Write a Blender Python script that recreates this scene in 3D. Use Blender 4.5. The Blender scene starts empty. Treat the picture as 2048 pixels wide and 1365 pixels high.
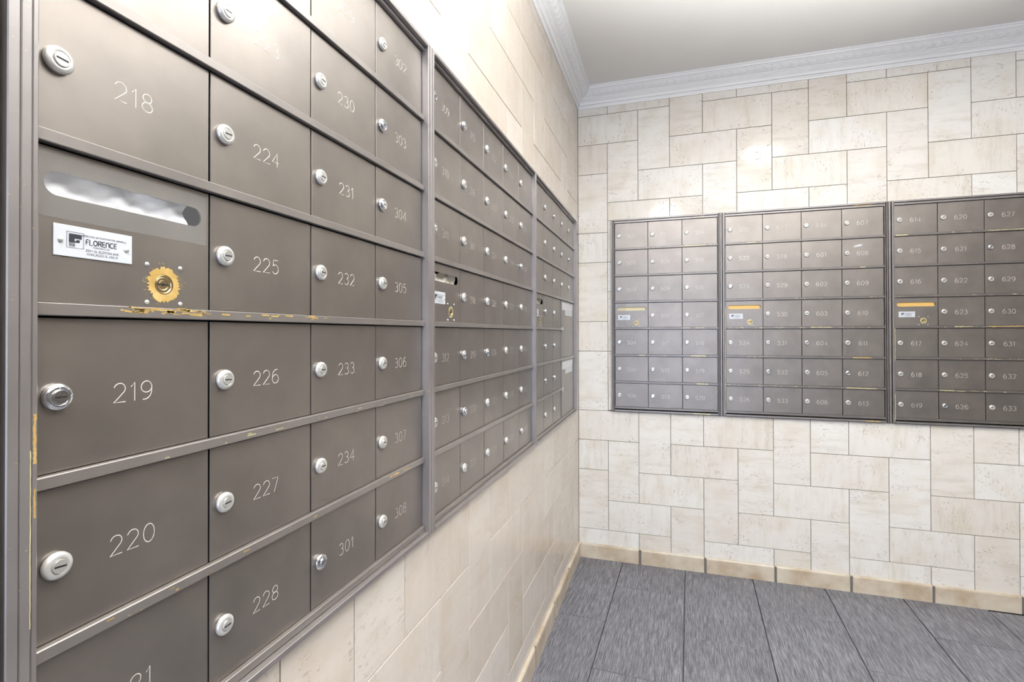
import bpy, math, random
from mathutils import Vector, Matrix
random.seed(7)
T = 0.1524            # wall tile module (6 inch) in metres; layout below is written in modules
ZF = -0.975           # floor height in modules (0 = third tile joint)
def W(x, y, z): return Vector((x*T, y*T, (z-ZF)*T))

# ------------------------------------------------------------------ camera
YAW, PITCH, ROLL = 0.30344369569, 0.006403039, -0.00196714
F = Vector((-math.sin(YAW)*math.cos(PITCH), math.cos(YAW)*math.cos(PITCH), math.sin(PITCH)))
R0 = Vector((math.cos(YAW), math.sin(YAW), 0)); U0 = R0.cross(F)
Rv = R0*math.cos(ROLL)+U0*math.sin(ROLL); Uv = -R0*math.sin(ROLL)+U0*math.cos(ROLL)
cd = bpy.data.cameras.new('camera'); cam = bpy.data.objects.new('camera', cd)
bpy.context.scene.collection.objects.link(cam)
M = Matrix((Rv, Uv, -F)).transposed().to_4x4(); M.translation = W(3.008746, -17.191027, 6.603973)
cam.matrix_world = M
cd.sensor_width = 36; cd.lens = 1012.68/2048*36; cd.shift_y = -21.446/2048; cd.clip_start = .01
bpy.context.scene.camera = cam
sc = bpy.context.scene
# ------------------------------------------------------------------ world, light, exposure
sc.view_settings.view_transform = 'Standard'; sc.view_settings.look = 'None'
sc.view_settings.gamma = 1; sc.view_settings.use_curve_mapping = False
sc.view_settings.exposure = 0.30
wd = bpy.data.worlds.new('world'); sc.world = wd; wd.use_nodes = True
wd.node_tree.nodes['Background'].inputs[0].default_value = (.62, .72, .95, 1)
wd.node_tree.nodes['Background'].inputs[1].default_value = 1.0
DOME = 26.0           # strength of the glowing ceiling light domes
def area(name, loc, size, sizey, energy, col, rot):
    l = bpy.data.lights.new(name, 'AREA'); l.shape = 'RECTANGLE'; l.size = size; l.size_y = sizey
    l.energy = energy; l.color = col
    o = bpy.data.objects.new(name, l); o.location = loc; o.rotation_euler = rot; sc.collection.objects.link(o); return o
area('doorway_daylight', W(4.4, -33.4, 5.6), 7*T, 12.5*T, 30, (.66, .77, 1.0), (math.radians(90), 0, 0))
area('ceiling_fill', W(8.0, -13.2, 4.0), .6, .6, 78, (.985, .99, 1.0), (math.radians(180), 0, 0)).data.spread = math.radians(95)  # added uplight: brightens the ceiling and its reflection in the doors

# ------------------------------------------------------------------ helpers
COL = sc.collection
def link(name, me, parent=None, loc=None, rot=None, mats=None):
    o = bpy.data.objects.new(name, me); COL.objects.link(o)
    if parent is not None: o.parent = parent
    if loc is not None: o.location = loc
    if rot is not None: o.rotation_euler = rot
    return o
class MB:
    def __init__(s): s.v = []; s.f = []; s.m = []; s.sm = []
    def add(s, vs, fs, mi=0, smooth=False):
        b = len(s.v); s.v += [tuple(v) for v in vs]
        for f in fs: s.f.append([b+i for i in f]); s.m.append(mi); s.sm.append(smooth)
    def box(s, x0, x1, y0, y1, z0, z1, c=0.0, mi=0):
        if c <= 0:
            s.add([(x, y, z) for x in (x0, x1) for y in (y0, y1) for z in (z0, z1)],
                  [(0,1,3,2),(4,6,7,5),(0,4,5,1),(2,3,7,6),(0,2,6,4),(1,5,7,3)], mi); return
        vs = []; idx = {}
        X = (x0, x1); Y = (y0, y1); Z = (z0, z1); sg = (1, -1)
        for i in (0, 1):
            for j in (0, 1):
                for k in (0, 1):
                    for a in range(3):
                        p = [X[i]+c*sg[i], Y[j]+c*sg[j], Z[k]+c*sg[k]]
                        p[a] = (X[i], Y[j], Z[k])[a]
                        idx[i, j, k, a] = len(vs); vs.append(p)
        fs = []
        def q(*l): fs.append([idx[t] for t in l])
        for e in (0, 1):
            l = [(e,0,0,0),(e,0,1,0),(e,1,1,0),(e,1,0,0)]; q(*(l if e == 0 else l[::-1]))
            l = [(0,e,0,1),(1,e,0,1),(1,e,1,1),(0,e,1,1)]; q(*(l if e == 0 else l[::-1]))
            l = [(0,0,e,2),(0,1,e,2),(1,1,e,2),(1,0,e,2)]; q(*(l if e == 0 else l[::-1]))
        for a in (0, 1):
            for b in (0, 1):
                q((a,b,0,0),(a,b,1,0),(a,b,1,1),(a,b,0,1))
                q((a,0,b,0),(a,1,b,0),(a,1,b,2),(a,0,b,2))
                q((0,a,b,1),(1,a,b,1),(1,a,b,2),(0,a,b,2))
                for d in (0, 1): pass
        for i in (0, 1):
            for j in (0, 1):
                for k in (0, 1): q((i,j,k,0),(i,j,k,1),(i,j,k,2))
        s.add(vs, fs, mi)
    def lathe(s, prof, n=28, c=(0, 0), axis='-y', mi=0, cap=True):
        # prof: (radius, out) ; out goes along -y ; centre c=(x,z)
        vs = []; fs = []
        for r, w in prof:
            for k in range(n):
                a = 2*math.pi*k/n; vs.append((c[0]+r*math.cos(a), -w, c[1]+r*math.sin(a)))
        for i in range(len(prof)-1):
            for k in range(n):
                k2 = (k+1) % n; fs.append((i*n+k, i*n+k2, (i+1)*n+k2, (i+1)*n+k))
        s.add(vs, fs, mi, True)
        if cap:
            b = (len(prof)-1)*n; s.add(vs[b:b+n], [list(range(n))], mi, False)
    def tube(s, pts, r, n=6, mi=0):
        vs = []; fs = []
        P = [Vector(p) for p in pts]
        for i, p in enumerate(P):
            t = (P[min(i+1, len(P)-1)]-P[max(i-1, 0)]).normalized()
            u = t.cross(Vector((.3, .2, 1))).normalized(); v = t.cross(u)
            for k in range(n):
                a = 2*math.pi*k/n; vs.append(p+u*r*math.cos(a)+v*r*math.sin(a))
        for i in range(len(P)-1):
            for k in range(n):
                k2 = (k+1) % n; fs.append((i*n+k, i*n+k2, (i+1)*n+k2, (i+1)*n+k))
        s.add(vs, fs, mi, True)
    def ribbon(s, pts, hw, h, mi=0, y=0.0):
        # thin raised ridge along a polyline drawn in the xz plane, rising towards -y
        P = [Vector(p) for p in pts]; n = len(P); vs = []; fs = []
        closed = (P[0]-P[-1]).length < 1e-7
        for i, p in enumerate(P):
            a = P[i-1] if i > 0 else (P[-2] if closed else P[0]); b = P[i+1] if i < n-1 else (P[1] if closed else P[-1])
            t = (b-a).normalized(); nn = Vector((-t.y, t.x))
            vs += [(p.x+nn.x*hw, y, p.y+nn.y*hw), (p.x, y-h, p.y), (p.x-nn.x*hw, y, p.y-nn.y*hw)]
        for i in range(n-1):
            b = i*3; fs += [(b, b+3, b+4, b+1), (b+1, b+4, b+5, b+2)]
        s.add(vs, fs, mi)
    def mesh(s, name, mats, scale=T):
        me = bpy.data.meshes.new(name)
        me.from_pydata([(v[0]*scale, v[1]*scale, v[2]*scale) for v in s.v], [], s.f)
        for m in mats: me.materials.append(m)
        for p, mi, sm in zip(me.polygons, s.m, s.sm): p.material_index = mi; p.use_smooth = sm
        bm = __import__('bmesh').new(); bm.from_mesh(me)
        __import__('bmesh').ops.recalc_face_normals(bm, faces=bm.faces) if len(s.f) > 1 and not getattr(s, 'open', False) else None
        bm.to_mesh(me); bm.free(); me.update(); return me

# ------------------------------------------------------------------ materials
def mat(name, base=(.5, .5, .5), rough=.5, metal=0, spec=.5):
    m = bpy.data.materials.new(name); m.use_nodes = True
    b = m.node_tree.nodes['Principled BSDF']
    b.inputs['Base Color'].default_value = (*base, 1); b.inputs['Roughness'].default_value = rough
    b.inputs['Metallic'].default_value = metal; b.inputs['Specular IOR Level'].default_value = spec
    return m, m.node_tree, b
def N(nt, t, **k):
    n = nt.nodes.new(t)
    for a, v in k.items(): setattr(n, a, v)
    return n
def coords(nt, scale=(1, 1, 1), rnd=True):
    tc = N(nt, 'ShaderNodeTexCoord'); mp = N(nt, 'ShaderNodeMapping'); mp.inputs['Scale'].default_value = scale
    if rnd:
        oi = N(nt, 'ShaderNodeObjectInfo'); mu = N(nt, 'ShaderNodeVectorMath', operation='SCALE')
        cb = N(nt, 'ShaderNodeCombineXYZ')
        for i in range(3): nt.links.new(oi.outputs['Random'], cb.inputs[i])
        mu.inputs['Scale'].default_value = 37.0; nt.links.new(cb.outputs[0], mu.inputs[0])
        ad = N(nt, 'ShaderNodeVectorMath', operation='ADD')
        nt.links.new(tc.outputs['Object'], ad.inputs[0]); nt.links.new(mu.outputs[0], ad.inputs[1])
        nt.links.new(ad.outputs[0], mp.inputs[0])
    else: nt.links.new(tc.outputs['Object'], mp.inputs[0])
    return mp.outputs[0]
def noise(nt, vec, scale, detail=4, rough=.55):
    n = N(nt, 'ShaderNodeTexNoise'); n.inputs['Scale'].default_value = scale; n.inputs['Detail'].default_value = detail
    n.inputs['Roughness'].default_value = rough; nt.links.new(vec, n.inputs['Vector']); return n.outputs['Fac']
def ramp(nt, fac, stops):
    r = N(nt, 'ShaderNodeValToRGB'); e = r.color_ramp.elements
    while len(e) < len(stops): e.new(.5)
    for k, (p, c) in enumerate(stops):
        e[k].position = p; e[k].color = (*c, 1) if len(c) == 3 else c
    nt.links.new(fac, r.inputs[0]); return r.outputs[0]
def mix(nt, fac, a, b, mode='MIX'):
    m = N(nt, 'ShaderNodeMix', data_type='RGBA', blend_type=mode)
    for s, v in ((m.inputs[0], fac), (m.inputs[6], a), (m.inputs[7], b)):
        if isinstance(v, (int, float)): s.default_value = v
        elif isinstance(v, tuple): s.default_value = (*v, 1)
        else: nt.links.new(v, s)
    return m.outputs[2]
def bump(nt, b, h, strength, dist=.001):
    n = N(nt, 'ShaderNodeBump'); n.inputs['Strength'].default_value = strength; n.inputs['Distance'].default_value = dist
    nt.links.new(h, n.inputs['Height']); nt.links.new(n.outputs[0], b.inputs['Normal'])
def g(v): return (v, v, v)

def stone(name, tones, rlo=.11, streak=.55):
    m, nt, b = mat(name, rough=.2, spec=.28)
    oi = N(nt, 'ShaderNodeObjectInfo')
    tone = ramp(nt, oi.outputs['Random'], tones)
    v = coords(nt, (1, 1, 1)); vs = coords(nt, (1, 1, .16))
    soft = ramp(nt, noise(nt, v, 9, 3), [(.32, (.94, .915, .865)), (.55, (1, 1, 1)), (.75, (1.0, .985, .97))])
    c = mix(nt, 1.0, tone, soft, 'MULTIPLY')
    bands = ramp(nt, noise(nt, vs, 34, 6, .68), [(.35, (.80, .77, .705)), (.47, (.96, .95, .935)), (.6, (1, 1, 1)), (1, (1, 1, 1))])
    c = mix(nt, streak, c, bands, 'MULTIPLY')
    # small travertine pits clustered in patches
    vp = coords(nt, (1, 1, .45))
    pits = ramp(nt, noise(nt, vp, 150, 4, .65), [(.57, g(0)), (.63, g(1))])
    patch = ramp(nt, noise(nt, v, 12, 2), [(.47, g(0)), (.60, g(1))])
    pm = mix(nt, 1.0, pits, patch, 'MULTIPLY')
    c = mix(nt, mix(nt, 1.0, pm, (.5, .5, .5), 'MULTIPLY'), c, (.33, .27, .21))
    nt.links.new(c, b.inputs['Base Color'])
    rr = N(nt, 'ShaderNodeMapRange'); rr.inputs['To Min'].default_value = rlo; rr.inputs['To Max'].default_value = .6
    nt.links.new(pm, rr.inputs['Value']); nt.links.new(rr.outputs[0], b.inputs['Roughness'])
    inv = N(nt, 'ShaderNodeMath', operation='SUBTRACT'); inv.inputs[0].default_value = 1; nt.links.new(pm, inv.inputs[1])
    bump(nt, b, inv.outputs[0], .35, .0006)
    return m
STONE_B = stone('honed_travertine', [(0, (.82, .795, .745)), (.35, (.79, .75, .695)), (.6, (.84, .825, .79)), (.82, (.76, .71, .64)), (1, (.81, .78, .72))])
STONE_L = stone('warm_shaded_travertine', [(0, (.72, .65, .565)), (.4, (.69, .615, .53)), (.7, (.76, .70, .63)), (1, (.67, .59, .50))], rlo=.10, streak=.3)  # same stone as the back wall, reflected warm shade put into its tones
GROUT = mat('grout', (.20, .17, .135), .9)[0]
CERAMIC, nt, b = mat('beige_ceramic', (.60, .52, .40), .28)
c = ramp(nt, noise(nt, coords(nt), 11, 4), [(.3, (.47, .36, .24)), (.5, (.62, .53, .41)), (.7, (.69, .62, .50))])
nt.links.new(c, b.inputs['Base Color'])
DGROUT = mat('dark_grout', (.17, .155, .14), .9)[0]
FLOOR, nt, b = mat('grey_lined_porcelain', (.15, .15, .17), .42)
fine = noise(nt, coords(nt, (1, .022, 1)), 640, 3, .8)
c = ramp(nt, fine, [(.36, (.05, .05, .062)), (.50, (.17, .17, .195)), (.64, (.38, .38, .42))])
big = ramp(nt, noise(nt, coords(nt), 5, 2), [(.3, g(.86)), (.7, g(1.06))])
nt.links.new(mix(nt, 1.0, c, big, 'MULTIPLY'), b.inputs['Base Color']); bump(nt, b, fine, .35, .0006)
FGROUT = mat('floor_grout', (.06, .06, .068), .9)[0]
PLASTER = mat('white_plaster', (.94, .94, .935), .45)[0]
CEIL, nt, b = mat('greige_ceiling_paint', (.80, .785, .75), .38)
nt.links.new(ramp(nt, noise(nt, coords(nt, rnd=False), 2.2, 2), [(.3, (.84, .83, .795)), (.7, (.87, .86, .83))]), b.inputs['Base Color'])
TAUPE = mat('taupe_wall_paint', (.13, .11, .095), .5)[0]
PAINT = mat('cream_wall_paint', (.62, .58, .52), .6)[0]

def bronze(name, base, rough, metal, flecks=0.0, smudge=.5):
    m, nt, b = mat(name, base, rough, metal)
    b.inputs['Coat Weight'].default_value = .9; b.inputs['Coat IOR'].default_value = 1.6; b.inputs['Coat Roughness'].default_value = rough
    v = coords(nt)
    c = ramp(nt, noise(nt, v, 12, 4), [(.3, tuple(x*.86 for x in base)), (.7, tuple(x*1.1 for x in base))])
    sc1 = ramp(nt, noise(nt, coords(nt, (1, 1, 5)), 55, 6, .7), [(.70, g(0)), (.78, g(1))])
    c = mix(nt, mix(nt, 1.0, sc1, g(.22), 'MULTIPLY'), c, (.48, .42, .36))
    if flecks > 0:
        f1 = ramp(nt, noise(nt, coords(nt, (.45, 1, 1)), 210, 4, .7), [(1-.30-flecks*.10, g(0)), (1-.28-flecks*.10, g(1))])
        p1 = ramp(nt, noise(nt, v, 7, 2), [(.46, g(0)), (.56, g(1))])
        fm = mix(nt, 1.0, f1, p1, 'MULTIPLY')
        c = mix(nt, fm, c, (.66, .50, .24))
    nt.links.new(c, b.inputs['Base Color'])
    r = N(nt, 'ShaderNodeMapRange'); r.inputs['To Min'].default_value = rough-.05; r.inputs['To Max'].default_value = rough+.09
    nt.links.new(noise(nt, v, 16, 3), r.inputs['Value']); nt.links.new(r.outputs[0], b.inputs['Roughness'])
    bump(nt, b, noise(nt, coords(nt, (1, 1, .7)), 9, 1), .25, .0012)
    return m
DOOR = bronze('bronze_enamel', (.268, .234, .205), .38, .80)
FRAME = bronze('bronze_trim', (.29, .262, .25), .35, .5, .3)
RAIL = bronze('bronze_rail', (.265, .236, .215), .35, .5, .2)
RAILW = bronze('worn_bronze_rail', (.21, .186, .17), .35, .55, .7)
TAPEC, nt, b = mat('clear_tape_film', (.55, .55, .55), .12)
b.inputs['Alpha'].default_value = .08
NICKEL = mat('dull_nickel', (.74, .73, .69), .30, .55)[0]
CHROME = mat('chrome', (.80, .82, .84), .14, 1)[0]
PLUG = mat('plug_nickel', (.60, .58, .54), .28, .6)[0]
BLACK = mat('dark_gap', (.012, .011, .010), .7)[0]
LINE = mat('engraved_bare_metal', (.74, .69, .62), .42, .25)[0]
FAINT = mat('worn_engraving', (.66, .63, .59), .42, .25)[0]
BRASS, nt, b = mat('bare_brass', (.78, .50, .13), .38, .35)
nt.links.new(ramp(nt, noise(nt, coords(nt), 60, 4), [(.3, (.62, .38, .10)), (.7, (.86, .62, .24))]), b.inputs['Base Color'])
PALEBRASS = mat('pale_bare_brass', (.74, .66, .36), .4, .25)[0]
OLDBRASS = mat('brass_cylinder', (.50, .38, .20), .28, .9)[0]
PLATE = mat('white_enamel_plate', (.66, .68, .72), .3, .1)[0]
INK = mat('black_ink', (.03, .03, .04), .5)[0]
PAPER, nt, b = mat('crumpled_white_film', (.90, .91, .93), .45)
bump(nt, b, noise(nt, coords(nt, (1, 1, 2)), 26, 3), .4, .004)
CREAM = mat('cream_card', (.74, .66, .42), .45)[0]
GREYCARD = mat('torn_grey_paper', (.50, .47, .40), .6)[0]
GOLD = mat('yellow_flap', (.80, .50, .16), .42, .15)[0]
STICK = mat('white_label_film', (.74, .75, .76), .35)[0]
TAPE = mat('clear_tape', (.30, .29, .28), .12, .2)[0]
m, nt, b = mat('lamp_diffuser', (.9, .9, .88), .4)
b.inputs['Emission Color'].default_value = (1.0, .985, .95, 1); b.inputs['Emission Strength'].default_value = DOME
DIFF = m
m, nt, b = mat('cool_lamp_diffuser', (.9, .9, .92), .4)
b.inputs['Emission Color'].default_value = (.93, .96, 1.0, 1); b.inputs['Emission Strength'].default_value = DOME*3.4
DIFF2 = m

def struct(o): o['kind'] = 'structure'; return o
def tag(o, label, cat, group=None):
    o['label'] = label; o['category'] = cat
    if group: o['group'] = group
    return o
def simple(name, mb, mats, parent=None, loc=None, rot=None): return link(name, mb.mesh(name, mats), parent, loc, rot)

# ------------------------------------------------------------------ room shell
RX, RY, ZC = 18.0, -33.0, 14.82
def slab(name, x0, x1, y0, y1, z0, z1, m):
    mb = MB(); mb.box(x0, x1, y0, y1, z0-ZF, z1-ZF); return struct(simple(name, mb, [m]))
def holed(name, u0, u1, hu0, hu1, hz0, hz1, rot):
    mb = MB()
    for a, b, c, d in ((u0, hu0, ZF-.4, ZC), (hu1, u1, ZF-.4, ZC), (hu0, hu1, ZF-.4, hz0), (hu0, hu1, hz1, ZC)): mb.box(a, b, .03, .5, c-ZF, d-ZF)
    mb.box(u0, u1, .5, .9, -.4, ZC-ZF)
    return struct(simple(name, mb, [GROUT], None, (0, 0, 0), (0, 0, rot)))
wall_back = holed('wall_back', 0, RX, 1.16, 13.57, 4.06, 10.35, 0)
wall_left = holed('wall_left', RY-1, .9, -15.64, -.74, 4.1, 10.24, math.pi/2)
ceiling = slab('ceiling', -.9, RX+1, RY-1, .9, ZC, ZC+.6, CEIL)
floor = slab('floor', -.9, RX+1, RY-1, .9, ZF-.6, ZF-.035, FGROUT)
mb = MB()
for (y0, y1, z0, z1) in ((RY-1, .9, ZF, ZC),): mb.box(RX, RX+.8, y0, y1, z0-ZF, z1-ZF)
struct(simple('wall_right', mb, [TAUPE]))
mb = MB()
for (x0, x1, z0, z1) in ((0, .9, ZF, ZC), (7.9, RX, ZF, ZC), (.9, 7.9, 12.4, ZC)): mb.box(x0, x1, RY-.8, RY, z0-ZF, z1-ZF)
struct(simple('wall_rear', mb, [PAINT]))

# wall tiles -------------------------------------------------------
cache = {}
def tile_mesh(w, h, m, depth, ch, key):
    k = (round(w, 3), round(h, 3), key)
    if k not in cache:
        mb = MB(); mb.box(-w/2, w/2, 0, depth, -h/2, h/2, ch); cache[k] = mb.mesh('tile', [m])
    return cache[k]
GAP = .014
def subtract(rc, hole):
    x0, x1, z0, z1 = rc; a0, a1, b0, b1 = hole
    if x1 <= a0 or x0 >= a1 or z1 <= b0 or z0 >= b1: return [rc]
    out = []
    if z1 > b1: out.append((x0, x1, b1, z1))
    if z0 < b0: out.append((x0, x1, z0, b0))
    zz0, zz1 = max(z0, b0), min(z1, b1)
    if x0 < a0: out.append((x0, a0, zz0, zz1))
    if x1 > a1: out.append((a1, x1, zz0, zz1))
    return out
def lay(rects, holes, bounds, put):
    for (x0, x1, z0, z1, vert) in rects:
        x0 = max(x0, bounds[0]); x1 = min(x1, bounds[1]); z0 = max(z0, bounds[2]); z1 = min(z1, bounds[3])
        if x1-x0 < .03 or z1-z0 < .03: continue
        ps = [(x0, x1, z0, z1)]
        for h in holes: ps = [q for p in ps for q in subtract(p, h)]
        for p in ps:
            if p[1]-p[0] > .04 and p[3]-p[2] > .04: put(*p, vert)
def put_back(x0, x1, z0, z1, vert):
    w, h = x1-x0-GAP, z1-z0-GAP
    me = tile_mesh(h if vert else w, w if vert else h, STONE_B, .028, .005, 'b')
    link('tile', me, wall_back, W((x0+x1)/2, 0, (z0+z1)/2), (random.uniform(-.0012, .0012), math.pi/2 if vert else 0, random.uniform(-.0012, .0012)))
def put_left(u0, u1, z0, z1, vert):   # u = world Y in modules
    w, h = u1-u0-GAP, z1-z0-GAP
    me = tile_mesh(h if vert else w, w if vert else h, STONE_L, .028, .005, 'l')
    o = link('tile', me, wall_left, W((u0+u1)/2, 0, (z0+z1)/2))
    o.rotation_mode = 'QUATERNION'
    q = Matrix.Rotation(math.pi/2 if vert else 0, 3, 'Y')
    o.rotation_quaternion = (Matrix.Rotation(random.uniform(-.0012, .0012), 3, 'Z') @ q).to_quaternion()
BB, BT = 4.02, 10.39
rects = []
XMAX = 17
for r in range(-2, 15):
    if 4 <= r <= 9: continue
    off = (r-3) if r < 4 else (r-1)
    voff = (r-1) if r < 4 else (r-11)
    for i in range(-2, XMAX+1):
        if (i-off) % 4 == 0: rects.append((i, i+2, r, r+1, False))
        if (i-voff) % 4 == 0:
            lo = r-1
            if r == 4: continue
            if r == 10: lo = 10
            rects.append((i, i+1, lo, r+1, True))
        # verticals whose top row is the first hidden row
        if r == 3 and (i-3) % 4 == 0: rects.append((i, i+1, 3, 4, True))
        if r == 14 and (i-(15-11)) % 4 == 0: rects.append((i, i+1, 14, 15, True))
rects = [q for q in rects if not (q[2] >= 10 and q[3] <= 11 and q[4] and (q[0] % 4 == 3) is False and q[0] < 1)]
rects = [q for q in rects if not (q[0] < 1 and q[2] >= 10 and q[3] <= 12)]
rects += [(0, 1, 10, 12, True), (0, 1, 9, 10, False), (0, 1, 7, 9, True), (0, 1, 6, 7, False), (0, 1, 4, 6, True)]
rects += [(1, 1.2, 9, 10.15, True), (1, 1.2, 8, 9, True), (1, 1.2, 6, 8, True), (1, 1.2, 4, 6, True)]
rects += [(13.45+.0, 15, z, z+1, False) for z in range(4, 10)] + [(15, 17, z, z+1, False) for z in range(4, 10)]
lay(rects, [(1.125, 13.62, BB, BT)], (0.0, XMAX, ZF+.40, ZC-.45), put_back)
LB, LT = 4.06, 10.285
rects = []
for r in range(-2, 15):
    up = r >= 9
    for k in range(-3, 22):
        Y = -k+.16
        if up: # gap at level j : k = 1-j mod 4 -> vertical occupies rows j, j-1
            if (k-(1-r)) % 4 == 0: rects.append((Y-1, Y, max(r-1, 9), r+1, True))
            if r == 14 and (k-(1-15)) % 4 == 0: rects.append((Y-1, Y, 14, 15, True))
            if (k-(2-r)) % 4 == 0: rects.append((Y-2, Y, r, r+1, False))
        else:
            if (k+r) % 4 == 0: rects.append((Y-1, Y, r-1, r+1, True))
            if r == 8 and (k+9) % 4 == 0: rects.append((Y-1, Y, 8, 9, True))
            if (k-(1-r)) % 4 == 0: rects.append((Y-2, Y, r, r+1, False))
lay(rects, [(-15.69, -.70, LB, LT), (-16.05, -15.6, -5, 20)], (-21.5, -.002, ZF+.40, ZC-.45), put_left)
lay([(-15.9+0, -15.69, z, z+2, True) for z in (-1, 1, 3, 10.285, 12.285)], [(-16.3, -15.6, 4.06, 10.28)], (-15.99, -15.6, ZF+.40, ZC-.45), put_left)
# vertical bronze cover strip left of the first bank
mb = MB(); mb.box(-15.99, -15.70, -.10, .02, LB-ZF, LT-ZF, .006)
struct(simple('trim_1', mb, [FRAME], None, (0, 0, 0), (0, 0, math.pi/2)))

# floor tiles ------------------------------------------------------
fe = bpy.data.objects.new('floor_grid', None)
th = -.035
CT, ST = math.cos(th), math.sin(th)
for c in range(-4, 9):
    for k in range(-1, 10):
        base = -3.77 if c % 2 == 0 else -1.80
        y1 = base+3.93-3.93*k; y0 = y1-3.93; x0 = c*1.955; x1 = x0+1.955
        cx, cy = (x0+x1)/2, (y0+y1)/2
        X = 3.43+CT*cx-ST*cy; Y = ST*cx+CT*cy
        if X < -.6 or X > RX+.6 or Y > 1.6 or Y < RY: continue
        kk = ('f',)
        if kk not in cache:
            mb = MB(); mb.box(-.967, .967, -1.955, 1.955, -.07, 0, .008); cache[kk] = mb.mesh('tile', [FLOOR])
        link('tile', cache[kk], floor, W(X, Y, ZF)+Vector((0, 0, random.uniform(-.0003, 0))), (0, 0, th))
bpy.data.objects.remove(fe)

# baseboards -------------------------------------------------------
def base_piece(L, key, miter0=0, miter1=0):
    k = ('base', round(L, 3), key)
    if k in cache: return cache[k]
    prof = [(0, 0), (.072, 0), (.072, .425), (.066, .452), (.052, .470), (.0, .476)]
    mb = MB(); n = len(prof)
    vs = [(0+(d if miter0 else 0), -d, z) for d, z in prof]+[(L-(d if miter1 else 0), -d, z) for d, z in prof]
    fs = [(i, (i+1) % n, n+(i+1) % n, n+i) for i in range(n)]+[tuple(range(n)), tuple(range(2*n-1, n-1, -1))]
    mb.add(vs, fs); cache[k] = mb.mesh('tile', [CERAMIC]); return cache[k]
mb = MB(); mb.box(0, RX, -.055, .03, 0, .45); bb = struct(simple('baseboard_back', mb, [DGROUT]))
for i in range(0, 18, 2):
    link('tile', base_piece(1.984, 'b', i == 0, 0), bb, W(i+(.0 if i == 0 else .008), 0, ZF))
mb = MB(); mb.box(RY, 0, -.055, .03, 0, .45); bl = struct(simple('baseboard_left', mb, [DGROUT], None, (0, 0, 0), (0, 0, math.pi/2)))
for i in range(0, 33, 2):
    link('tile', base_piece(1.984, 'l', 0, i == 0), bl, (W(-i-1.992 if i else -1.984, 0, ZF)))
# crown moulding ---------------------------------------------------
CP = [(0, 0), (.032, 0), (.036, .045), (.055, .055), (.060, .080), (.045, .086), (.047, .094), (.070, .096), (.100, .105), (.125, .165), (.150, .185), (.136, .190), (.138, .199), (.160, .202), (.168, .218), (.200, .235), (.215, .262), (.247, .266), (.249, .286), (.232, .291), (.236, .300), (.252, .303),
      (.285, .318), (.335, .352), (.378, .392), (.405, .425), (.425, .428), (.428, .440), (.412, .446), (.416, .455), (.456, .462), (.463, .52), (.494, .525), (.494, .57), (0, .57)]
def crown(name, L, rot, miter_start, relief):
    mb = MB(); n = len(CP); z0 = 14.25-ZF
    ms = 1 if miter_start else 0
    vs = [(0+(d if ms == 1 else 0), -d, z0+z) for d, z in CP]+[(L-(d if ms == 0 else 0), -d, z0+z) for d, z in CP]
    mb.add(vs, [(i, (i+1) % n, n+(i+1) % n, n+i) for i in range(n)]+[tuple(range(n)), tuple(range(2*n-1, n-1, -1))])
    me = mb.mesh(name, [PLASTER]); 
    o = struct(link(name, me, None, None, rot))
    rb = MB(); u = .5
    cove = [(.262, .306), (.29, .318), (.335, .349), (.375, .386), (.402, .42)]
    while u < L-.6:
        s = u if ms else L-u
        for sg, dx in ((1, .0), (-1, .0)):
            pts = []
            for q, (d, z) in enumerate(cove):
                t = q/4; bow = .055*math.sin(math.pi*t)
                pts.append((s+dx+bow*1.2+(t-.5)*.05, -d-.004, z0+z-.002))
            if sg == 1: rb.tube(pts, .0085, 5)
        cen = (s+.13, -.345, z0+.353)
        ring = [(cen[0]+.026*math.cos(a), cen[1]-.021*math.sin(a), cen[2]+.021*math.sin(a)) for a in [math.pi*2*k/8 for k in range(9)]]
        rb.tube(ring, .006, 4)
        u += .235
    r = link('relief', rb.mesh('relief', [PLASTER]), o); r['kind'] = 'stuff'
    return o
crown('trim_2', RX, (0, 0, 0), True, True)
ob = crown('trim_3', -RY, (0, 0, math.pi/2), False, True); ob.location = (0, RY*T, 0)

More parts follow.
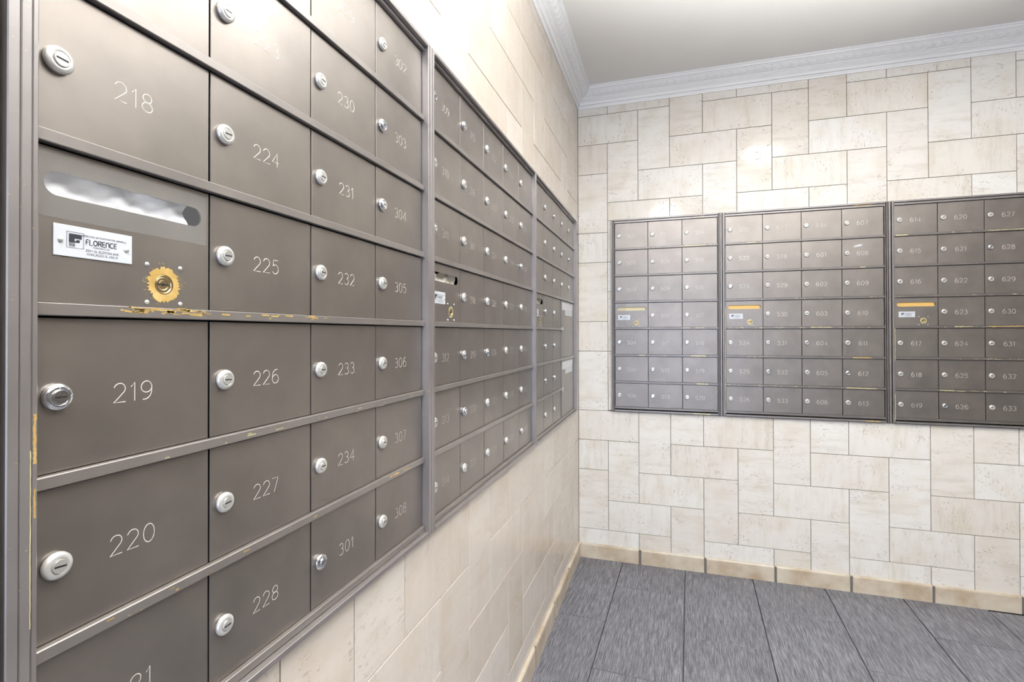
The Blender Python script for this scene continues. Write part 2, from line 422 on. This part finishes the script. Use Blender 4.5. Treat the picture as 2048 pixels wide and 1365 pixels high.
# ------------------------------------------------------------------ engraved digits
def arc(cx, cy, rx, ry, a0, a1, n=10):
    return [(cx+rx*math.cos(math.radians(a0+(a1-a0)*k/n)), cy+ry*math.sin(math.radians(a0+(a1-a0)*k/n))) for k in range(n+1)]
G = {
 '0': (.62, [arc(.31, .5, .31, .5, 90, 450, 20)]),
 '1': (.30, [[(.02, .76), (.22, 1), (.22, 0)]]),
 '2': (.60, [arc(.30, .71, .29, .29, 165, -35, 12)+[(.0, 0), (.60, 0)]]),
 '3': (.58, [arc(.28, .755, .26, .245, 150, -80, 10)+arc(.28, .27, .30, .27, 80, -150, 12)]),
 '4': (.62, [[(.46, 0), (.46, 1), (0, .30), (.62, .30)]]),
 '5': (.58, [[(.54, 1), (.10, 1), (.06, .56)]+arc(.27, .33, .31, .33, 128, -150, 12)]),
 '6': (.60, [arc(.40, .48, .40, .52, 75, 180, 8)[:-1]+arc(.30, .31, .30, .31, 180, 540, 18)]),
 '7': (.56, [[(0, 1), (.56, 1), (.18, 0)]]),
 '8': (.58, [arc(.29, .76, .245, .24, 90, 450, 16), arc(.29, .265, .29, .265, 90, 450, 16)]),
 '9': (.60, [arc(.20, .52, .40, .52, -105, 0, 8)[:-1]+arc(.30, .69, .30, .31, 0, 360, 18)]),
 '.': (.10, [[(0, 0), (.05, .03)]]),
 'F': (.5, [[(0, 0), (0, .85), (.12, 1), (.5, 1)], [(0, .52), (.42, .52)]]),
 'L': (.55, [[(0, 1), (0, 0), (.55, 0)]]),
 'O': (.75, [arc(.375, .5, .375, .5, 90, 450, 16)]),
 'R': (.62, [[(0, 0), (0, 1), (.4, 1)]+arc(.4, .75, .2, .25, 90, -90, 6)+[(.05, .5)], [(.33, .5), (.62, 0)]]),
 'E': (.55, [[(.55, 1), (0, 1), (0, 0), (.55, 0)], [(0, .5), (.48, .5)]]),
 'N': (.6, [[(0, 0), (0, .7)]+arc(.3, .7, .3, .3, 180, 0, 8)+[(.6, 0)]]),
 'C': (.66, [arc(.38, .5, .38, .5, 50, 310, 12)]),
}
def strokes(mb, txt, x, z, h, hw, ht, gap=.27, y=0.0, wide=1.0, slant=0.0, mi=0, drop=0.0):
    rr = random.Random(txt)
    for ch in txt:
        w, pl = G[ch]
        for pts in pl:
            q = [(x+p[0]*h*wide+slant*p[1]*h, z+p[1]*h) for p in pts]
            if drop > 0:
                a = int(len(q)*drop*rr.random()); b = len(q)-int(len(q)*drop*rr.random()*.7)
                q = q[a:b]
            if len(q) > 1: mb.ribbon(q, hw, ht, mi, y)
        x += (w*wide+gap)*h
    return x-gap*h
def textw(txt, h, gap=.27, wide=1.0): return sum((G[c][0]*wide+gap)*h for c in txt)-gap*h

# ------------------------------------------------------------------ mailbox parts
def lock_mesh(kind):
    mb = MB()
    k = 1.0
    mb.lathe([(.058, -.002), (.066, .004), (.0695, .013), (.068, .024), (.061, .033), (.050, .037), (.0385, .0385), (.0378, .034), (.0362, .034)], 30, mi=0, cap=False)
    mb.lathe([(.0362, .034), (.0358, .042), (.034, .0445)], 26, mi=1, cap=True)
    # keyway: dark slot with small ward teeth
    if kind == 'sleek': key = [(-.027, -.0045), (.027, -.0045), (.027, .0045), (-.027, .0045)]
    else: key = [(-.026, -.002), (-.008, -.006), (.0, -.001), (.012, -.005), (.027, -.003), (.027, .005), (.01, .003), (-.002, .007), (-.012, .003), (-.026, .005)]
    n = len(key)
    mb.add([(x, -.0452, z) for x, z in key]+[(x, -.040, z) for x, z in key], [tuple(range(n))]+[(i, (i+1) % n, n+(i+1) % n, n+i) for i in range(n)], 2)
    if kind == 'worn':
        rr = random.Random(3)
        for q in range(9):
            a = rr.uniform(0, 6.28); r = rr.uniform(.043, .056)
            mb.box(r*math.cos(a)-.0035, r*math.cos(a)+.0035, -.039, -.036, r*math.sin(a)-.003, r*math.sin(a)+.003, .001)
    return mb.mesh('lock', [CHROME if kind == 'worn' else NICKEL, PLUG if kind != 'worn' else CHROME, BLACK])
LOCKS = {k: lock_mesh(k) for k in ('sleek', 'round', 'worn')}
def radial_plate(mb, x0, x1, z0, z1, cx, cz, hole, y, depth, n=48, angs=None):
    ang = sorted(set((angs or [2*math.pi*k/n for k in range(n)])+[math.atan2(z-cz, x-cx) % (2*math.pi) for x in (x0, x1) for z in (z0, z1)]))
    inn = []; out = []
    for a in ang:
        c, s = math.cos(a), math.sin(a)
        t = min([(x1-cx)/c if c > 1e-9 else 1e9, (x0-cx)/c if c < -1e-9 else 1e9, (z1-cz)/s if s > 1e-9 else 1e9, (z0-cz)/s if s < -1e-9 else 1e9])
        out.append((cx+c*t, cz+s*t)); r = hole(c, s); inn.append((cx+c*r, cz+s*r))
    m = len(ang)
    vs = [(x, y, z) for x, z in out]+[(x, y, z) for x, z in inn]+[(x, y+depth, z) for x, z in inn]+[(x, y+depth, z) for x, z in out]
    fs = []
    for i in range(m):
        j = (i+1) % m
        fs += [(i, j, m+j, m+i), (m+i, m+j, 2*m+j, 2*m+i), (i, 3*m+i, 3*m+j, j), (2*m+i, 2*m+j, 3*m+j, 3*m+i)]
    mb.add(vs, fs)
def stadium(L, h):
    def f(c, s):
        if abs(s) > 1e-9 and abs(c)*h/abs(s) <= L-h: return h/abs(s)
        a = L-h; c = abs(c); return a*c+math.sqrt(max(0, a*a*c*c-a*a+h*h))
    return f
def blob(mb, cx, cz, r0, r1, y, n=46, seed=1, mi=0, rag=.25):
    rr = random.Random(seed); vs = [(cx, y, cz)] if r0 == 0 else []
    ins = []; outs = []
    for k in range(n):
        a = 2*math.pi*k/n; r = r1*(1-rag*rr.random()*(1 if k % 2 else .45)); outs.append((cx+r*math.cos(a), y, cz+r*math.sin(a))); ins.append((cx+r0*math.cos(a), y, cz+r0*math.sin(a)))
    mb.add(ins+outs, [(k, (k+1) % n, n+(k+1) % n, n+k) for k in range(n)], mi)
def font_mesh(txt, size, m):
    cu = bpy.data.curves.new('t', 'FONT'); cu.body = txt; cu.size = size; cu.align_x = 'CENTER'; cu.resolution_u = 2
    o = bpy.data.objects.new('t', cu); COL.objects.link(o)
    me = bpy.data.meshes.new_from_object(o); bpy.data.objects.remove(o); return me
def printing():
    # print of the maker's plate, plate local: width .395, height .165, origin centre
    mb = MB()
    y = -.0012
    def rectl(x0, x1, z0, z1, mi=0): mb.add([(x0, y, z0), (x1, y, z0), (x1, y, z1), (x0, y, z1)], [(0, 1, 2, 3)], mi)
    a, b_, c_, d_ = -.140, -.058, -.034, .050
    t = .0018
    rectl(a, b_, c_, c_+t); rectl(a, b_, d_-t, d_); rectl(a, a+t, c_+t, d_-t); rectl(b_-t, b_, c_+t, d_-t)
    rectl(-.129, -.068, .016, .040); rectl(-.129, -.102, -.006, .016); rectl(-.094, -.078, -.004, .010); rectl(-.102, -.094, -.004, .003)
    for k in range(4): rectl(-.129, -.100, -.012-.0045*k, -.0100-.0045*k)
    strokes(mb, 'FLORENCE', -.047, -.006, .027, .0023, .0003, gap=.20, y=-.0012, wide=.93)
    me0 = mb.mesh('print', [INK])
    V = [tuple(v.co) for v in me0.vertices]; FF = [list(p.vertices) for p in me0.polygons]
    for txt, sz, x, z in (('APPROVED BY POSTMASTER GENERAL', .0135, .048, .034), ('CORPORATION', .012, .03, -.022), ('2501 N. ELSTON AVE', .0185, .036, -.044), ('CHICAGO, IL 60614', .0185, .036, -.063)):
        tm = font_mesh(txt, sz*T*1.0, INK); b0 = len(V)
        V += [(v.co.x+x*T, y*T, v.co.y+z*T) for v in tm.vertices]; FF += [[b0+i for i in p.vertices] for p in tm.polygons]
        bpy.data.meshes.remove(tm)
    me = bpy.data.meshes.new('print'); me.from_pydata(V, [], FF); me.materials.append(INK); return me
PRINT = printing()
mb = MB(); mb.box(-.1975, .1975, -.006, 0, -.082, .082, .0015)
PLATEM = mb.mesh('nameplate', [PLATE])
mb = MB(); mb.lathe([(.0135, 0), (.0135, .003), (.011, .007), (.006, .0095), (.002, .010)], 14); RIVET = mb.mesh('rivet', [NICKEL])
mb = MB()
mb.lathe([(.060, -.022), (.060, -.004), (.0565, .002), (.052, -.001), (.048, -.008)], 32, mi=0, cap=False)
mb.lathe([(.048, -.008), (.044, -.006), (.030, -.006), (.028, -.009), (.026, -.006)], 30, mi=0, cap=True)
mb.add([(x, .0052, z) for x, z in [(-.040, -.006), (-.02, -.003), (-.004, -.008), (.012, -.003), (.038, -.006), (.040, .004), (.014, .004), (0, .009), (-.016, .003), (-.04, .006)]], [tuple(range(10))], 1)
MLOCK = mb.mesh('cylinder_lock', [OLDBRASS, BLACK])

def filler(kind, L, h):
    mb = MB(); nx, nz = 26, 6; rr = random.Random(kind)
    ph = [rr.uniform(0, 6) for _ in range(6)]
    m = {'film': PAPER, 'gold': GOLD, 'cream': CREAM, 'torn': GREYCARD}[kind]
    vs = []
    for i in range(nx+1):
        for j in range(nz+1):
            x = -L*.98+2*L*.98*i/nx if kind != 'film' else -L*.955+2*L*.90*i/nx
            z = -h*1.4+2.8*h*j/nz
            y = .030 if kind in ('gold', 'cream') else .050+.018*math.sin(x*19+ph[0]+z*30)+.010*math.sin(x*43+ph[1]-z*55)-.02*math.cos(j/nz*math.pi*2)
            if kind == 'torn': z += .03*math.sin(x*13+1)+(.05*(x/L) if j == nz else 0)
            vs.append((x, y, z))
    mb.add(vs, [(i*(nz+1)+j, (i+1)*(nz+1)+j, (i+1)*(nz+1)+j+1, i*(nz+1)+j+1) for i in range(nx) for j in range(nz)], 0, kind in ('film', 'torn'))
    mb.open = True
    return mb.mesh('slot_filler', [m])
def chipmesh(w, h, seed, m):
    rr = random.Random(seed); mb = MB(); n = 14
    top = [(-w/2+w*k/n, h/2*(.35+.65*rr.random()) if 0 < k < n else 0) for k in range(n+1)]
    bot = [(-w/2+w*k/n, -h/2*(.45+.55*rr.random()) if 0 < k < n else 0) for k in range(n+1)]
    vs = [(x, 0, z) for x, z in top]+[(x, 0, z) for x, z in bot]
    mb.add(vs, [(k, k+1, n+1+k+1, n+1+k) for k in range(n)]); mb.open = True
    return mb.mesh('bare_patch', [m])

LR = [10.19+.07, 9.37, 8.48, 7.635, 6.765, 5.895, 5.045, 4.18]
BR = [10.27+.07, 9.44, 8.56, 7.68, 6.80, 5.91, 5.02, 4.17]
RH = .066
def bank(label, org, rot, cols, rails, zb, zt, lbars, rbars, numbers, faint, lockoff, slotfill, ringr, worn, chips=(), parcels=None, skip=(), group='recessed mailbox banks'):
    """cols: boundaries in wall units u. local x = u-cols[0]; local z = wall z - zb."""
    u0 = cols[0]
    if rot == 0: loc = W(u0, 0, zb)
    else: loc = W(0, u0, zb)
    root = bpy.data.objects.new('mailbox_bank', None); COL.objects.link(root); root.location = loc
    root.rotation_euler = (0, 0, rot); root.empty_display_size = .1
    tag(root, label, 'mailboxes', group)
    X = lambda u: u-u0
    Z = lambda z: z-zb
    x0, x1 = X(lbars[0][0]), X(rbars[-1][1])
    mb = MB(); mb.box(x0+.05, x1-.05, .16, .30, .05, Z(zt)-.05); simple('housing', mb, [BLACK], root)
    for side, bars in (('l', lbars), ('r', rbars)):
        mb = MB()
        for a, b, w in bars: mb.box(X(a), X(b), -w, .02, 0, Z(zt), .005)
        simple('stile', mb, [FRAME], root)
    xi0, xi1 = X(lbars[-1][1]), X(rbars[0][0])
    # header: outer lip, sloping soffit recess, inner fillet
    mb = MB(); mb.box(xi0, xi1, -.10, .02, Z(zt)-.048, Z(zt), .005); mb.box(xi0, xi1, -.05, .02, Z(rails[0])-RH, Z(zt)-.052, .004)
    hd = simple('header', mb, [FRAME], root)
    mb = MB(); mb.box(xi0, xi1, -.10, .02, 0, .05, .005)
    sill = simple('sill', mb, [FRAME], root)
    nr = len(rails)-1
    objs = {}
    for m_ in range(1, nr+1):
        xe = X(cols[-1])
        if parcels and m_ in parcels['rails']: xe = X(parcels['u'])
        bz = Z(rails[m_])-RH if m_ < nr else max(.052, Z(rails[m_])-RH)
        mb = MB(); mb.box(xi0+.002, min(xe+.012, xi1-.002), -.044, .01, bz, Z(rails[m_]), .005)
        objs[m_] = simple('rail', mb, [RAILW if worn else RAIL], root)
    objs['header'] = hd; objs['sill'] = sill
    D = .007
    for r in range(nr):
        for c in range(len(cols)-1):
            if (r, c) in skip: continue
            a, b = X(cols[c])+D, X(cols[c+1])-D
            z0, z1 = Z(rails[r+1])+.004, Z(rails[r])-RH-.010
            cx, cz = (a+b)/2, (z0+z1)/2
            if (r, c) == (3, 0):
                w, h = b-a, z1-z0
                mb = MB(); L = w/2-.055; hh = .062; zs = .615-.004
                sp = .46
                radial_plate(mb, 0, w, sp, h, w/2, zs, stadium(L, hh), -.002, .012, 64, [math.atan2(hh*math.sin(t)+0.0, (L-hh)*sx+hh*math.cos(t)) % (2*math.pi) for sx, ts in ((1, range(-90, 91, 12)), (-1, range(90, 271, 12))) for t in [math.radians(q) for q in ts]])
                radial_plate(mb, 0, w, 0, sp, .69, .143, lambda c_, s_: .0605, -.002, .012, 40)
                d = link('slot_panel', mb.mesh('slot_panel', [DOOR]), root, (a*T, 0, z0*T))
                d['label'] = 'bronze panel with a long mail slot, white maker plate and round lock'
                f = link('slot_filler', filler(slotfill, L, hh), d, (w/2*T, 0, zs*T))
                f['label'] = {'film': 'crumpled white film behind the slot', 'gold': 'yellow flap behind the slot', 'cream': 'cream card behind the slot', 'torn': 'torn grey paper in the slot'}[slotfill]
                link('nameplate', PLATEM, d, (.292*T, -.002*T, .325*T))
                link('print', PRINT, d, (.292*T, -.0081*T, .325*T))
                for rx, rz in ((.125, .325), (.457, .322)): link('rivet', RIVET, d, (rx*T, -.008*T, rz*T))
                for rx in (-.108, .108):
                    for rz in (-.114, .114): link('rivet', RIVET, d, ((.69+rx)*T, -.002*T, (.143+rz)*T))
                link('cylinder_lock', MLOCK, d, (.69*T, -.002*T, .143*T))
                if slotfill == 'film':
                    mb = MB(); mb.box(.02, w-.02, -.0034, -.0026, .435, h-.03, 0); simple('clear_film', mb, [TAPEC], d)
                if slotfill == 'cream':
                    mb = MB(); mb.box(.09, .20, -.0034, -.0026, .02, h-.01, 0); mb.box(.21, .36, -.0034, -.0026, .02, h-.01, 0); simple('clear_tape', mb, [TAPEC], d)
                mb = MB(); blob(mb, .69, .143, .0606, ringr, -.0032, 64, 5, 0, .22)
                if ringr > .1:
                    rr = random.Random(9)
                    for q in range(46):
                        t = rr.uniform(0, 6.28); r_ = rr.uniform(.088, .135); px, pz = .69+r_*math.cos(t), .143+r_*math.sin(t)
                        dx = rr.uniform(-.012, .012); dz = rr.uniform(-.006, .006)
                        if pz < .02: pz = .02+rr.random()*.02
                        mb.ribbon([(px, pz), (px+dx, pz+dz), (px+dx*1.7, pz+dz*2.3)], .0011, .0002, 0, -.0028)
                mb.open = True
                ob = simple('worn_ring', mb, [BRASS if ringr > .1 else PALEBRASS], d); ob['label'] = 'paint worn to yellow metal round the lock'
                continue
            key = (round(b-a, 3), round(z1-z0, 3))
            k = ('door', key)
            if k not in cache:
                mb = MB(); w, h = key; mb.box(-w/2, w/2, -.004, .010, -h/2, h/2, .003)
                cache[k] = mb.mesh('door', [DOOR])
            d = link('door', cache[k], root, (cx*T, random.uniform(-.0012, .0008)*T, cz*T), (random.uniform(-.0025, .0025), 0, random.uniform(-.002, .002)))
            lk = random.choices(['sleek', 'round', 'worn'], [.5, .3, .2])[0]
            lx = a+lockoff-D-cx
            lo = link('lock', LOCKS[lk], d, (lx*T, -.004*T, -.01*T), (0, random.uniform(-.12, .12), 0))
            n = numbers.get((r, c))
            if n:
                d['label'] = 'bronze mailbox door engraved ' + n
                mb = MB(); fa = (r, c) in faint or faint == 'all'
                hgt = .108 if rot else .118
                tw = textw(n.rstrip('.'), hgt)
                strokes(mb, n, -tw/2, -.082+.004*random.random(), hgt, (.0026 if rot else .0042), .0011, y=-.0041, drop=(.05 if rot else .14) if fa else 0.0)
                mb.open = True
                simple('number', mb, [FAINT if fa else LINE], d)
    if parcels:
        a, b = X(parcels['u'])+.03, X(cols[-1])-D
        for zlo, zhi, nm in parcels['doors']:
            z0, z1 = Z(zlo)+.004, Z(zhi)-RH-.010
            mb = MB(); mb.box(-(b-a)/2, (b-a)/2, -.006, .010, -(z1-z0)/2, (z1-z0)/2, .004)
            d = link('parcel_door', mb.mesh('parcel_door', [DOOR]), root, ((a+b)/2*T, 0, (z0+z1)/2*T)); d['label'] = nm
            w, h = b-a, z1-z0
            mb = MB(); mb.box(-w/2+.12, w/2-.22, -.0085, -.006, h/2-.27, h/2-.045, .001); simple('label_sheet', mb, [STICK], d)
            mb = MB(); mb.box(-w/2+.55, w/2-.30, -.0105, -.0085, h/2-.42, h/2-.25, .001); simple('label_sheet', mb, [PLATE], d)
            mb = MB(); mb.box(w/2-.30, w/2-.20, -.011, -.0085, h/2-.30, h/2-.20, .001); simple('label_clip', mb, [FRAME], d)
            link('latch_cover', LOCKS['round'], d, ((-w/2+.10)*T, -.006*T, (-.02)*T))
        mb = MB(); mb.box(X(parcels['u']), X(parcels['u'])+.024, -.030, .01, Z(rails[nr])+.002, Z(rails[3])-RH-.002, .004)
        simple('divider', mb, [RAIL], root)
    for i, (where, ua, ub, z, h, kind) in enumerate(chips):
        par = objs.get(where, root)
        yy = -.0448 if where not in ('header', 'sill') else -.1006
        if where == 'header' and kind != 'lip': yy = -.0506
        if where == 'stile': yy = -.1006
        o = link('bare_patch', chipmesh(ub-ua, h, i*7+len(cols), PALEBRASS if kind == 'pale' else BRASS), par, (X((ua+ub)/2)*T, yy*T, Z(z)*T))
    return root
def nums(colstarts, nrows=7, blank=(3, 0)):
    """colstarts: list of first numbers per column, skipping the slot panel cell"""
    d = {}
    for c, seq in enumerate(colstarts):
        it = iter(seq)
        for r in range(nrows):
            if (r, c) == blank: continue
            v = next(it, None)
            if v: d[r, c] = str(v)
    return d
PI2 = math.pi/2
def spk(a, b, n, z, seed, h=.02, kind='brass', where=None):
    rr = random.Random(seed); out = []
    for _ in range(n):
        u = rr.uniform(a, b); out.append((where, u, u+rr.uniform(.015, .09), z+rr.uniform(-.018, .018), h*rr.uniform(.4, 1), kind))
    return out
# left wall -------------------------------------------------------
n1 = nums([[216, 217, 218, 219, 220, 221], range(222, 229), [229, 230, 231, 232, '233.', 234, 301], range(302, 309)])
c1 = spk(-15.13, -14.60, 34, 6.745, 31, .015, 'brass', 4) + [(4, -14.99, -14.80, 6.752, .014, 'brass'), (6, -12.25, -12.05, 5.02, .022, 'brass'), (6, -11.95, -11.86, 5.02, .016, 'brass')]
c1 += spk(-15.2, -13.3, 22, 6.742, 3, .016, 'brass', 4)+spk(-15.45, -11.6, 12, 5.01, 4, .012, 'brass', 6)+spk(-14.9, -11.6, 12, 5.85, 5, .010, 'pale', 5)
for k, (za, zb_) in enumerate(((5.92, 6.22), (5.55, 5.90), (5.30, 5.42))):
    pass
b1 = bank('nearest mailbox bank on left wall, boxes 218 to 308, white film in its slot', 0, PI2, [-15.53, -14.51, -13.487, -12.468, -11.42], LR, LB, LT,
     [(-15.667, -15.617, .10), (-15.613, -15.568, .096), (-15.562, -15.535, .085)], [(-11.412, -11.345, .10), (-11.34, -11.275, .10)], n1, {(1, 1), (0, 2), (0, 3), (1, 3)}, .115, 'film', .115, False, c1)
n2 = nums([[309, 310, 311, 312, 313, 314], range(315, 322), range(322, 329), [329, 330, 331, 332, 333, 334, 401], range(402, 409)])
f2 = {(r, c) for r in range(7) for c in range(5) if not ((r, c) in ((2, 0), (4, 0), (3, 1), (4, 1), (2, 1), (3, 2)))}
bank('middle mailbox bank on left wall, boxes 311 to 333, torn paper in its slot', 0, PI2, [-11.22, -10.198, -9.178, -8.145, -7.12, -6.097], LR, LB, LT,
     [(-11.268, -11.227, .096)], [(-6.09, -6.06, .10), (-6.055, -6.03, .10)], n2, f2, .13, 'torn', .085, False)
bank('mailbox bank nearest the corner on left wall with two tall parcel doors', 0, PI2, [-5.99, -4.975, -3.955, -2.935, -1.915, -.885], LR, LB, LT,
     [(-6.022, -5.995, .10)], [(-.878, -.79, .10), (-.785, -.70, .10)], {}, set(), .13, 'torn', .085, False,
     parcels={'u': -2.90, 'rails': (4, 6), 'doors': [(5.895, 7.635, 'upper tall parcel door with white label at its top'), (4.18, 5.895, 'lower tall parcel door with white label at its top')]},
     skip={(r, c) for r in (3, 4, 5, 6) for c in (3, 4)})
# back wall -------------------------------------------------------
n4 = nums([[501, 502, 503, 504, 505, 506], range(507, 514), range(514, 521)])
c4 = [('header', 3.72, 4.06, 10.33, .03, 'pale'), (1, 3.42, 4.08, 9.41, .028, 'pale'), (4, 3.40, 3.62, 6.775, .02, 'pale'), (4, 3.75, 4.05, 6.775, .018, 'pale'), (5, 3.60, 4.10, 5.88, .036, 'pale'), (5, 2.0, 2.22, 5.885, .026, 'pale'), (6, 3.78, 4.15, 4.99, .032, 'pale'), ('sill', 3.66, 4.22, 4.045, .035, 'pale')]
bank('leftmost mailbox bank on back wall, three columns with cream card in slot', 0, 0, [1.238, 2.31, 3.372, 4.43], BR, BB, BT,
     [(1.13, 1.163, .10), (1.175, 1.200, .085), (1.212, 1.229, .05)], [(4.439, 4.458, .05), (4.470, 4.494, .085), (4.508, 4.552, .10)], n4, {k for k in n4 if k not in ((4, 0), (6, 2), (6, 1), (2, 1))}, .14, 'cream', .085, True, c4)
n5 = nums([[521, 522, 523, 524, 525, 526], range(527, 534), [534]+list(range(601, 607)), range(607, 614)])
c5 = [('header', 8.13, 8.63, 10.33, .034, 'brass'), (5, 8.09, 8.60, 5.877, .040, 'brass'), (6, 7.90, 8.72, 4.985, .036, 'pale'), ('sill', 8.39, 8.78, 4.045, .034, 'brass'), (4, 7.0, 7.6, 6.775, .018, 'pale'), (1, 5.3, 5.55, 9.41, .02, 'pale'), (2, 8.3, 8.45, 8.53, .025, 'pale')]
c5 += spk(4.7, 8.7, 26, 6.77, 8, .016, 'pale', 4)+spk(4.7, 7.9, 18, 4.99, 9, .018, 'pale', 6)+spk(4.7, 5.8, 8, 5.88, 10, .016, 'pale', 5)+spk(5, 8.6, 8, 7.65, 11, .014, 'pale', 3)
b5 = bank('middle mailbox bank on back wall, four columns from 521 to 613', 0, 0, [4.664, 5.727, 6.787, 7.85, 8.907], BR, BB, BT,
     [(4.575, 4.618, .10), (4.630, 4.656, .07)], [(8.916, 8.938, .05), (8.952, 8.98, .085), (8.994, 9.048, .10)], n5, {(0, 0), (0, 1), (1, 1), (2, 0), (1, 3), (0, 2)}, .135, 'gold', .085, True, c5)
n6 = nums([[614, 615, 616, 617, 618, 619], range(620, 627), range(627, 634)])
c6 = [(1, 9.18, 9.50, 9.40, .034, 'pale'), (4, 11.28, 12.2, 6.775, .030, 'brass'), (4, 10.55, 11.0, 6.775, .030, 'pale'), (1, 11.3, 12.2, 9.41, .018, 'pale'), (6, 10.2, 10.55, 4.99, .028, 'pale'), (6, 10.6, 10.8, 4.975, .02, 'pale')]
c6 += spk(10.2, 12.3, 22, 4.985, 12, .018, 'pale', 6)+spk(10.3, 12.3, 16, 6.77, 13, .02, 'pale', 4)+spk(10.3, 12.3, 14, 9.41, 14, .014, 'pale', 1)+spk(9.2, 12.3, 12, 7.65, 15, .012, 'pale', 3)+spk(11, 12.3, 10, 5.88, 16, .016, 'pale', 5)
b6 = bank('mailbox bank at right end of back wall, boxes 614 to 633', 0, 0, [9.157, 10.2, 11.27, 12.335, 13.40], BR, BB, BT,
     [(9.075, 9.120, .10), (9.131, 9.152, .07)], [(13.407, 13.45, .06), (13.455, 13.5, .08), (13.505, 13.60, .10)], n6, {(5, 2), (6, 2)} and set(), .135, 'gold', .085, True, c6)
# long bare streaks on stiles (sub-shapes of the stile they wear)
def streak(bank_, si, u, z0, z1, zb, u0, w, m, yy):
    st = [o for o in bank_.children if o.name.startswith('stile')][si]
    rr = random.Random(int(u*100)); mb = MB(); n = 30
    l = [(-w/2*(.3+.7*rr.random()), z0+(z1-z0)*k/n) for k in range(n+1)]; r = [(w/2*(.3+.7*rr.random()), z0+(z1-z0)*k/n) for k in range(n+1)]
    mb.add([(x, 0, z-zb) for x, z in l]+[(x, 0, z-zb) for x, z in r], [(k, k+1, n+2+k, n+1+k) for k in range(n)]); mb.open = True
    link('bare_patch', mb.mesh('bare_patch', [m]), st, ((u-u0)*T, yy*T, 0))
streak(b5, 0, 4.644, 4.1, 7.4, BB, 4.664, .020, PALEBRASS, -.0806)
streak(b6, 0, 9.141, 5.8, 6.75, BB, 9.157, .018, PALEBRASS, -.0806)
streak(b6, 0, 9.141, 4.1, 4.85, BB, 9.157, .018, PALEBRASS, -.0806)
streak(b1, 0, -15.571, 5.2, 6.05, LB, -15.53, .006, PALEBRASS, -.0966)
streak(b1, 0, -15.548, 5.98, 6.22, LB, -15.53, .018, BRASS, -.0856)
streak(b1, 0, -15.548, 5.72, 5.86, LB, -15.53, .012, BRASS, -.0856)

# white paint chip on one door of the middle back bank
for o in b5.children:
    if o.get('label', '').endswith('608'):
        mb = MB(); mb.add([(-.23, 0, .155), (-.20, 0, .20), (-.09, 0, .235), (.0, 0, .235), (-.03, 0, .19), (-.12, 0, .175)], [(0, 1, 2, 3, 4, 5)]); mb.open = True
        link('paint_chip', mb.mesh('paint_chip', [PLATE]), o, (0, -.0045*T, 0))['label'] = 'white flake of paint'
# ------------------------------------------------------------------ ceiling lights (behind the camera's view, first two seen as reflections, the third unseen)
def ceiling_light(x, y, label, diff=None):
    o = bpy.data.objects.new('ceiling_light', None); COL.objects.link(o); o.location = W(x, y, ZC)
    tag(o, label, 'ceiling light')
    def lathe_z(prof, n=40, smooth=True):
        vs = []; fs = []
        for r, z in prof:
            for k in range(n): a = 2*math.pi*k/n; vs.append((r*math.cos(a), r*math.sin(a), z))
        for i in range(len(prof)-1):
            for k in range(n): k2 = (k+1) % n; fs.append((i*n+k, i*n+k2, (i+1)*n+k2, (i+1)*n+k))
        mb = MB(); mb.add(vs, fs, 0, smooth); b = (len(prof)-1)*n; mb.add(vs[b:b+n], [tuple(range(n))], 0); return mb
    simple('base', lathe_z([(.0, 0), (.90, 0), (.92, -.06), (.88, -.12), (.80, -.14)]), [NICKEL], o)
    simple('diffuser', lathe_z([(.79, -.13), (.77, -.22), (.68, -.32), (.50, -.40), (.28, -.44), (.05, -.46)]), [diff or DIFF], o)
ceiling_light(6.9, -7.6, 'round glowing dome light on ceiling nearest the back wall')
ceiling_light(2.7, -18.3, 'round glowing dome light on ceiling above the viewer beside the left wall', DIFF2)
ceiling_light(12.5, -20.5, 'round glowing dome light on ceiling near the right wall')
